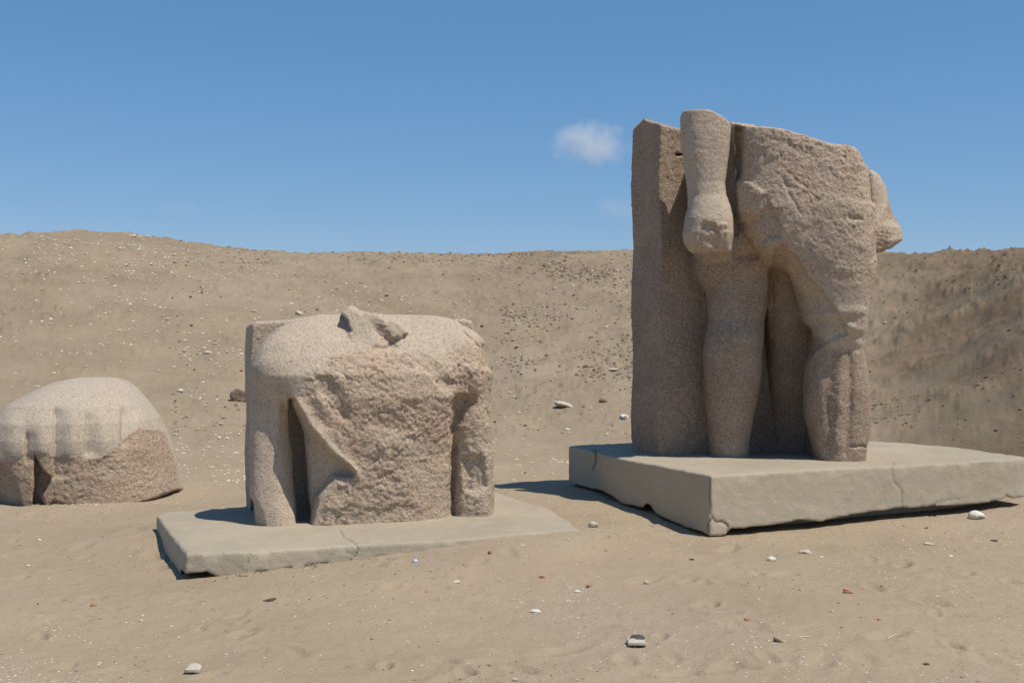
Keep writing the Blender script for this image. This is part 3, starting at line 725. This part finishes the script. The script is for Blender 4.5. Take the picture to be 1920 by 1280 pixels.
def build_fist():
    lo, hi = (-5.75, 10.85, -0.15), (-3.2, 12.95, 1.45)
    P, Q = surface_nets(fist_parts, fist_feat, lo, hi, 0.0125)
    X, Y, Z = P.T; px, py = pxy(X, Y, Z)
    line = np.interp(px, [a[0] for a in FB], [a[1] for a in FB])
    r = sstep(-4, 5, py-line+5*fbm(X, Y, Z, 6, 3, 9))*sstep(12.2, 12.0, Y)
    r = np.clip(np.maximum(r, 0.05), 0, 1); P2 = displace(P, Q, r, 0.003, 0.0085, 80)
    root = empty('statue_fragment', (-4.45, 11.9, 0), 'low domed granite statue fragment carved with thick digits, lying on the sand', 'statue')
    def part(X, Y, Z):
        px, py = pxy(X, Y, Z); line = np.interp(px, [a[0] for a in FB], [a[1] for a in FB])
        l = np.zeros(len(X), int); top = np.interp(px, [0,48,101,160,226,300], [800,790,768,768,768,790])
        d = (py > top) & (py < line) & (Y < 11.9)
        l[d] = 2+np.digitize(px[d], [48,101,160,226])
        l[(py >= line) & (Y < 12.0)] = 1
        return l
    return build_parts(root, P2, Q, part, [('d','dome',None),('b','broken_face',None)]+[(f'f{i}','digit',None) for i in range(5)], M_FIST, {'rough': r})
build_fist()

# ------------------------------------------------------------------ loose stones and litter
def blob_mesh(name, w, dp, h, seed, rough=0.25, sub=2, flat_cuts=4):
    import bmesh
    bm = bmesh.new(); bmesh.ops.create_icosphere(bm, subdivisions=sub, radius=1)
    R = np.random.RandomState(seed); co = np.array([v.co[:] for v in bm.verts])
    for k in range(flat_cuts):
        n = R.normal(size=3); n /= np.linalg.norm(n); t = 0.55+0.3*R.rand()
        s = co@n; co -= np.outer(np.maximum(s-t, 0), n)
    f = fbm(co[:,0]+seed*3.1, co[:,1], co[:,2], 1.4, 3, seed)
    co *= (1+rough*f)[:,None]
    co *= np.array([w/2, dp/2, h/2])/np.maximum(np.abs(co).max(0), 1e-6)
    for v, c in zip(bm.verts, co): v.co = c
    me = bpy.data.meshes.new(name); bm.to_mesh(me); bm.free(); me.update()
    me.polygons.foreach_set('use_smooth', np.full(len(me.polygons), sub > 2)); return me
def place(name, px, py, wpx, hpx, m, label, cat, rot=0, seed=None, sub=3, depth=0.8, rough=0.25, group=None, sink=0.27):
    p = on_ground(px, py+hpx*0.4); k = p[1]/FPX
    seed = seed if seed is not None else int(px*7+py)
    me = blob_mesh(name, wpx*k, wpx*k*depth, hpx*k*1.05, seed, rough, sub)
    o = link(name, me, m); o.location = (p[0], p[1]+wpx*k*depth*0.3, p[2]+hpx*k*(0.5-sink)); o.rotation_euler = (0.1*math.sin(seed), math.radians(rot), seed % 3*0.2-0.2)
    return tag(o, label, cat, group)
place('white_stone', 1835, 965, 36, 20, M_WHITE, 'bright white angular stone at the foot of the thick plinth near its right end', 'stone', 8, sub=3)
place('limestone_piece', 1113, 982, 20, 17, M_CREAM, 'upright pale ribbed stone on the sand between the two plinths', 'stone', 25, depth=0.6)
place('white_stone', 1448, 1047, 19, 11, M_WHITE, 'small white stone on the sand below the thick plinth, left of a flat pale one', 'stone', -15)
place('limestone_chip', 1512, 1034, 26, 9, M_CREAM, 'flat pale limestone chip right of the small white stone below the thick plinth', 'stone')
place('limestone_chip', 1743, 1019, 21, 7, M_CREAM, 'flat pale chip on open sand below the white rock at the plinth foot', 'stone')
place('limestone_sliver', 1003, 1145, 25, 7, M_WHITE, 'long white stone sliver lying alone in the middle foreground sand', 'stone', 2)
place('limestone_chip', 1083, 1108, 13, 5, M_WHITE, 'small white chip just below the orange sherd in the middle foreground', 'stone')
place('limestone_chip', 1213, 1091, 12, 8, M_CREAM, 'small rounded cream chip on the sand to the right of the orange sherds', 'stone')
place('limestone_chip', 966, 1273, 14, 8, M_CREAM, 'small pale chip at the bottom edge of the foreground sand', 'stone')
place('limestone_chip', 857, 1090, 14, 4, M_WHITE, 'thin white chip on the sand in front of the torso slab', 'stone')
place('limestone_chip', 1783, 1042, 10, 4, M_WHITE, 'tiny flat white chip in the right foreground below the pale chip', 'stone')
place('limestone_chip', 1760, 1118, 15, 4, M_CREAM, 'thin pale chip in the right foreground above the straw', 'stone')
place('limestone_chip', 1541, 1044, 9, 4, M_WHITE, 'tiny white chip beside the flat pale limestone chip', 'stone')
place('limestone_chip', 264, 1162, 8, 4, M_WHITE, 'tiny white chip alone in the left foreground', 'stone')
place('limestone_chip', 52, 1060, 9, 6, M_WHITE, 'lower of two small white chips on the sand at far left', 'stone')
place('limestone_chip', 73, 1011, 8, 4, M_WHITE, 'upper of two small white chips on the sand at far left', 'stone')
place('limestone_chip', 1560, 1145, 8, 4, M_CREAM, 'tiny round pale chip in the right foreground', 'stone')
place('limestone_chip', 980, 1022, 12, 3, M_CREAM, 'thin cream chip just in front of the slab tip', 'stone')
place('terracotta_sherd', 918, 1035, 9, 9, M_RED, 'upright dark red sherd in front of the torso slab', 'sherd', 20, sub=2)
place('terracotta_sherd', 1016, 1081, 13, 5, M_RED, 'flat red sherd in the middle foreground, left of the orange one', 'sherd', sub=2)
place('terracotta_sherd', 1105, 1098, 12, 5, M_ORANGE, 'orange sherd in the middle foreground above the white chip', 'sherd', sub=2)
place('terracotta_sherd', 1401, 1161, 14, 6, M_ORANGE, 'orange sherd on the sand in the right foreground', 'sherd', sub=2)
place('terracotta_sherd', 173, 1133, 14, 7, M_ORANGE, 'orange sherd lying in the left foreground', 'sherd', sub=2)
place('terracotta_sherd', 1738, 989, 8, 5, M_RED, 'small red sherd below the plinth, left of the white rock', 'sherd', sub=2)
place('terracotta_sherd', 1591, 1110, 20, 5, M_RED, 'long dull red sherd in the right foreground', 'sherd', 8, sub=2)
place('dark_stone', 1458, 1200, 16, 8, M_DARK, 'dark brown broken clod in the right foreground beside pale twig', 'clod', 20, sub=2)
place('dark_stone', 1738, 1244, 12, 4, M_DARK, 'small dark clod near the bottom right of the sand', 'clod')
place('dark_stone', 1867, 1013, 16, 4, M_DARK, 'flat dark clod at right below the plinth corner', 'clod')
place('dark_stone', 1297, 1048, 10, 4, M_DARK, 'small dark clod below the front corner of the thick plinth', 'clod')
place('root_scrap', 505, 1124, 28, 5, M_TWIG, 'dark flat root scrap on the sand in front of the torso slab', 'root', -6)
place('brown_rock', 446, 740, 36, 30, M_BROWN, 'dark brown rock half hidden behind the left edge of the torso', 'rock', seed=5, rough=0.35, sub=3)
place('white_stone', 560, 585, 14, 11, M_CREAM, 'pale stone on the slope just above the left shoulder of the torso', 'stone')
place('limestone_chip', 476, 582, 12, 5, M_CREAM, 'flat pale chip on the slope to the left above the torso', 'stone')
place('white_stone', 388, 661, 18, 11, M_CREAM, 'angular cream stone on the slope left of the torso', 'stone', sub=2)
place('limestone_chip', 394, 674, 8, 6, M_CREAM, 'small pale chip directly under the angular cream stone on the slope', 'stone')
place('limestone_chip', 402, 643, 10, 6, M_CREAM, 'small pale chip directly above the angular cream stone on the slope', 'stone')
place('white_stone', 337, 731, 14, 7, M_WHITE, 'flat white stone right of the domed fragment top', 'stone')
place('limestone_chip', 67, 724, 14, 4, M_WHITE, 'white chip on the sand just above the domed fragment at left', 'stone')
place('limestone_sliver', 1059, 758, 42, 12, M_CREAM, 'long cream stone slab half buried left of the back pillar', 'stone', 16, rough=0.15)
place('limestone_sliver', 1152, 692, 26, 8, M_CREAM, 'pale half buried stone on the slope beside the back pillar', 'stone', rough=0.15)
place('crumpled_bag', 1170, 780, 20, 12, M_PLASTIC, 'crumpled white plastic bag beside the base of the back pillar', 'bag', seed=9, rough=0.6)
place('brown_rock', 1131, 750, 18, 9, M_BROWN, 'flat brown stone between the half buried slab and back pillar', 'rock', 15)
place('dark_stone', 904, 610, 7, 6, M_DARK, 'small black stone on the slope right of the torso top', 'stone')
place('dark_stone', 928, 790, 6, 4, M_DARK, 'tiny dark stone just right of the torso arm', 'stone')
place('dark_stone', 985, 797, 8, 4, M_DARK, 'small dark stone in the open sand between the statues', 'stone')
place('dark_stone', 985, 886, 6, 4, M_DARK, 'tiny dark stone above the plinth shadow', 'stone')
place('limestone_chip', 752, 562, 9, 6, M_CREAM, 'pale chip on the slope above the torso neck', 'stone')
place('limestone_chip', 246, 441, 16, 7, M_CREAM, 'pale stone lying on the ridge crest at left', 'stone')
place('limestone_chip', 1632, 522, 12, 8, M_CREAM, 'pale stone on the right slope beside the statue legs', 'stone')
place('limestone_chip', 1661, 604, 8, 5, M_CREAM, 'pale chip on the right slope beside the knee', 'stone')
place('limestone_chip', 1064, 804, 12, 4, M_WHITE, 'thin white chip on the sand left of the back pillar foot', 'stone')
place('terracotta_sherd', 364, 692, 6, 5, M_RED, 'left one of two red sherds on the slope left of the torso', 'sherd', sub=2)
place('terracotta_sherd', 452, 694, 7, 4, M_RED, 'right one of two red sherds, near the torso edge', 'sherd', sub=2)
place('terracotta_sherd', 359, 609, 7, 5, M_RED, 'dark red sherd higher on the slope left of the torso', 'sherd', sub=2)
place('terracotta_sherd', 356, 556, 7, 5, M_DARK, 'dark sherd on the upper slope at left', 'sherd', sub=2)
place('bottle_cap', 778, 1050, 10, 6, M_BLUE, 'tiny pale blue plastic scrap in front of the torso slab', 'scrap', rough=0.08)
# patch of pale crumbs on the slope
p0 = on_ground(337, 577)

def sherd(px, py, wpx, label, dark):
    """curved wall of a broken pot: a piece of a shell with thickness, inside showing"""
    p = on_ground(px, py+6); k = p[1]/FPX; w = wpx*k
    root = empty('pottery_sherd', p+np.array([0,0,0.0]), label, 'sherd')
    R = np.random.RandomState(int(px)); nu, nv = 22, 12; V = []; t = 0.012
    def P(u, v, off):
        rr = 1-0.25*abs(u)**3 + 0.07*vn(np.array([u*3.0]), np.array([v*3.0]), np.array([1.0*px]), 2)[0]
        x = u*w/2*rr; y = (v-0.5)*w*0.75*(1-0.25*u*u)
        z = (w*0.20)*(max(0, 1-u*u)*(0.25+0.75*v*v)) + off
        return (x, y, z+0.006)
    for off in (0, t):
        for j in range(nv):
            for i in range(nu): V.append(P(-1+2*i/(nu-1), j/(nv-1), off))
    Fc = []; n = nu*nv
    for j in range(nv-1):
        for i in range(nu-1):
            a = j*nu+i; Fc.append((a, a+nu, a+nu+1, a+1)); Fc.append((n+a, n+a+1, n+a+nu+1, n+a+nu))
    for i in range(nu-1):
        Fc.append((i, i+1, n+i+1, n+i)); a = (nv-1)*nu+i; Fc.append((a+1, a, n+a, n+a+1))
    for j in range(nv-1):
        a = j*nu; Fc.append((a+nu, a, n+a, n+a+nu)); a = j*nu+nu-1; Fc.append((a, a+nu, n+a+nu, n+a))
    link('pot_wall', new_mesh('pot_wall', np.array(V), np.array(Fc), False), M_SHERD, root)
    if dark:
        me = blob_mesh('dark_lump', w*0.72, w*0.42, w*0.30, 4, 0.3, 3)
        c = link('dark_lump', me, M_LUMP, root); c.location = (w*0.05, w*0.22, w*0.24)  # dark lump set in the hollow of the sherd
    return root
sherd(1193, 1203, 44, 'large curved pot sherd with a dark inside in the foreground', True)
sherd(362, 1254, 36, 'flat grey pot sherd at the bottom left of the sand', False)

def twig(name, pxs, r, m, label):
    pts_ = [on_ground(*q) for q in pxs]; V = []; Fc = []
    org = pts_[0].copy()
    for i, p in enumerate(pts_):
        rr = r*(1-0.5*i/len(pts_))
        for a in range(6):
            V.append((p[0]-org[0]+0*rr, p[1]-org[1]+rr*math.cos(a*math.pi/3), p[2]-org[2]+rr*1.2+rr*math.sin(a*math.pi/3)))
    for i in range(len(pts_)-1):
        for a in range(6):
            b = (a+1) % 6; Fc.append((i*6+a, i*6+b, i*6+6+b, i*6+6+a))
    o = link(name, new_mesh(name, np.array(V), np.array(Fc)), m); o.location = org
    return tag(o, label, 'twig')
twig('straw', [(1665,1198),(1670,1194),(1677,1191),(1686,1188)], 0.0035, M_STRAW, 'thin pale straw lying diagonally in the right foreground')
twig('straw', [(1498,1196),(1504,1194),(1512,1194),(1524,1195)], 0.0032, M_STRAW, 'thin pale straw lying level beside the dark broken clod')
twig('dry_twig', [(1451,1196),(1456,1199),(1462,1202),(1468,1205)], 0.004, M_TWIG, 'short dark twig against the dark broken clod')
twig('dry_twig', [(1581,1106),(1590,1108),(1598,1112)], 0.004, M_TWIG, 'short dark twig on the long red sherd')

# uncountable chips: real geometry joined into one mesh of small faceted grains
OCT = np.array([(1,0,0),(-1,0,0),(0,1,0),(0,-1,0),(0,0,1),(0,0,-1)], float)
OF = np.array([(0,2,4),(2,1,4),(1,3,4),(3,0,4),(2,0,5),(1,2,5),(3,1,5),(0,3,5)])
def scatter(name, n, region, size, m, seed, flat=0.5, clump=None, spare=0, sz_pow=3.0):
    R = np.random.RandomState(seed); out = []
    while len(out) < n:
        d = region[2]+(region[3]-region[2])*R.rand(n*3)**region[4]
        a = region[0]+(region[1]-region[0])*R.rand(n*3); x = a*d
        keep = np.ones(len(d), bool)
        if clump is not None:
            c = fbm(x, d, 0*x, clump[0], 3, seed); keep = R.rand(len(d)) < sstep(clump[1], clump[2], c)*0.94+0.06
        keep &= ~(sd_poly(x, d, PL) < 0.03); keep &= ~(sd_poly(x, d, SL) < 0.03)
        out += list(zip(x[keep], d[keep]))
    xy = np.array(out[:n]); z = ground_z(xy[:,0], xy[:,1])
    s = size[0]+(size[1]-size[0])*R.rand(n)**sz_pow
    s = s*(0.75+xy[:,1]/28)
    V = OCT[None]*(0.6+0.7*R.rand(n,6,1)); V = V*np.stack([s, s*(0.4+0.6*R.rand(n)), s*flat*(0.5+0.8*R.rand(n))], 1)[:,None,:]
    th = R.rand(n)*6.28; c, sn = np.cos(th)[:,None], np.sin(th)[:,None]
    X = V[:,:,0]*c-V[:,:,1]*sn; Y = V[:,:,0]*sn+V[:,:,1]*c
    P = np.stack([X+xy[:,0,None], Y+xy[:,1,None], V[:,:,2]+z[:,None]+0.15*s[:,None]*flat], -1).reshape(-1,3)
    Fc = (OF[None]+6*np.arange(n)[:,None,None]).reshape(-1,3)
    o = link(name, new_mesh(name, P, Fc, False), m)
    return tag(o, kind='stuff')
tag(scatter('white_gravel', 5200, (-0.47,0.47,5.3,14,1.5), (0.002,0.010), M_WHITE, 1, 0.4, (0.9,-0.2,0.5)), 'tiny white shell and limestone chips strewn over the foreground sand', 'gravel')
tag(scatter('slope_gravel', 3600, (-0.47,0.16,12.5,36,0.8), (0.008,0.034), M_CREAM, 2, 0.6, (0.35,-0.3,0.45), 0, 1.8), 'pale stone chips strewn over the left and middle slope', 'gravel')
tag(scatter('white_chips', 1300, (-0.47,-0.12,12.5,30,0.8), (0.007,0.030), M_WHITE, 12, 0.6, (0.5,-0.2,0.4), 0, 1.8), 'white shell and limestone chips on the left slope', 'gravel')
tag(scatter('dark_clods', 3600, (-0.30,0.16,17,38,0.8), (0.008,0.034), M_BROWN, 3, 0.35, (0.3,-0.15,0.4), 0, 2.0), 'small brown soil clods peppering the far sand slope', 'clods')
tag(scatter('earth_clods', 1000, (-0.01,0.11,20,34,1.0), (0.010,0.036), M_SOIL, 14, 0.5, (0.6,-0.2,0.35), 0, 1.6), 'dark clods and little scars in the sand slope left of the back pillar', 'clods')
tag(scatter('slope_rubble', 1700, (0.27,0.50,13,30,1.0), (0.006,0.030), M_SOIL, 4, 0.5, (0.5,0.02,0.42), 0, 2.4), 'dark earth clods and rubble on the right slope', 'rubble')
tag(scatter('brown_gravel', 2600, (-0.47,0.47,5.3,14,1.4), (0.003,0.012), M_BROWN, 5, 0.4, (0.7,-0.1,0.5)), 'small brown grit strewn over the foreground sand', 'gravel')
tag(scatter('brick_crumbs', 320, (-0.47,0.47,6,30,1.0), (0.006,0.020), M_RED, 6, 0.5), 'tiny red brick crumbs over sand and slope', 'gravel')

def crumbs(name, line, n, size, m, seed, spread):
    R = np.random.RandomState(seed); L = np.array([p[:2] for p in line]); t = R.rand(n)*(len(L)-1); k = t.astype(int); f = (t-k)[:,None]
    xy = L[k]*(1-f)+L[np.minimum(k+1, len(L)-1)]*f; xy = xy+np.stack([0.03*R.normal(size=n), -spread*R.rand(n)**2], 1)
    s_ = size[0]+(size[1]-size[0])*R.rand(n)**3; z = ground_z(xy[:,0], xy[:,1])
    V = OCT[None]*(0.6+0.7*R.rand(n,6,1))*np.stack([s_, s_*(0.5+0.5*R.rand(n)), s_*0.6], 1)[:,None,:]
    th = R.rand(n)*6.28; c, sn = np.cos(th)[:,None], np.sin(th)[:,None]
    P = np.stack([V[:,:,0]*c-V[:,:,1]*sn+xy[:,0,None], V[:,:,0]*sn+V[:,:,1]*c+xy[:,1,None], V[:,:,2]+z[:,None]+0.2*s_[:,None]], -1).reshape(-1,3)
    return tag(link(name, new_mesh(name, P, (OF[None]+6*np.arange(n)[:,None,None]).reshape(-1,3), False), m), kind='stuff')
tag(crumbs('mortar_crumbs', [at_z(px, py, 0.02) for px, py in ((1340,1010),(1430,1004),(1520,996),(1610,985),(1700,975),(1800,966))], 260, (0.002,0.013), M_CREAM, 31, 0.16), 'pale mortar crumbs along the foot of the thick plinth', 'rubble')
tag(crumbs('stone_crumbs', [at_z(px, py, 0.0) for px, py in ((60,944),(110,948),(160,947),(230,944),(330,938))], 200, (0.003,0.016), M_CREAM, 32, 0.12), 'pale stone crumbs under the front edge of the domed fragment', 'rubble')
tag(crumbs('slab_crumbs', [at_z(px, py, 0.03) for px, py in ((350,1092),(464,1076),(560,1065),(656,1053),(760,1040),(920,1014))], 200, (0.003,0.014), M_SOIL, 33, 0.10), 'brown crumbs along the foot of the thin slab', 'rubble')

# ------------------------------------------------------------------ clouds
def cloud(px, py, wpx, hpx, dens, seed, label):
    d = 1500.0; c = W(px, py, d); k = d/FPX
    me = blob_mesh('cloud', wpx*k*1.25, hpx*k*1.25, hpx*k*1.25, seed, 0.12, 4, 0)
    m = bpy.data.materials.new('cloud_vapour'); m.use_nodes = True; t = m.node_tree
    t.nodes.remove(t.nodes['Principled BSDF'])
    v = t.nodes.new('ShaderNodeVolumePrincipled'); v.inputs['Color'].default_value = (0.98,0.98,0.98,1)
    n = NT(t); mp = t.nodes.new('ShaderNodeMapping'); s = (2/(wpx*k*1.2), 2/(hpx*k*1.2), 2/(hpx*k*1.2))
    mp.inputs['Scale'].default_value = s; t.links.new(n.tc, mp.inputs[0])
    ln = t.nodes.new('ShaderNodeVectorMath'); ln.operation = 'LENGTH'; t.links.new(mp.outputs[0], ln.inputs[0])
    f = n.ramp(n.m('ADD', ln.outputs['Value'], n.m('MULTIPLY', n.m('SUBTRACT', n.noise(0.035, 6, 0.6), 0.5), 2.4)), 0.95, 0.1, 0, dens)
    t.links.new(f, v.inputs['Density']); t.links.new(v.outputs[0], t.nodes['Material Output'].inputs['Volume'])
    o = link('cloud', me, m); o.location = c
    return tag(o, label, 'cloud')
cloud(1110, 270, 142, 80, 0.022, 3, 'small white puff of cloud left of the statue legs')
cloud(1162, 393, 90, 44, 0.008, 5, 'faint low wisp of cloud close to the back pillar')
cloud(335, 393, 90, 36, 0.003, 8, 'very faint wisp of haze low over the left ridge')
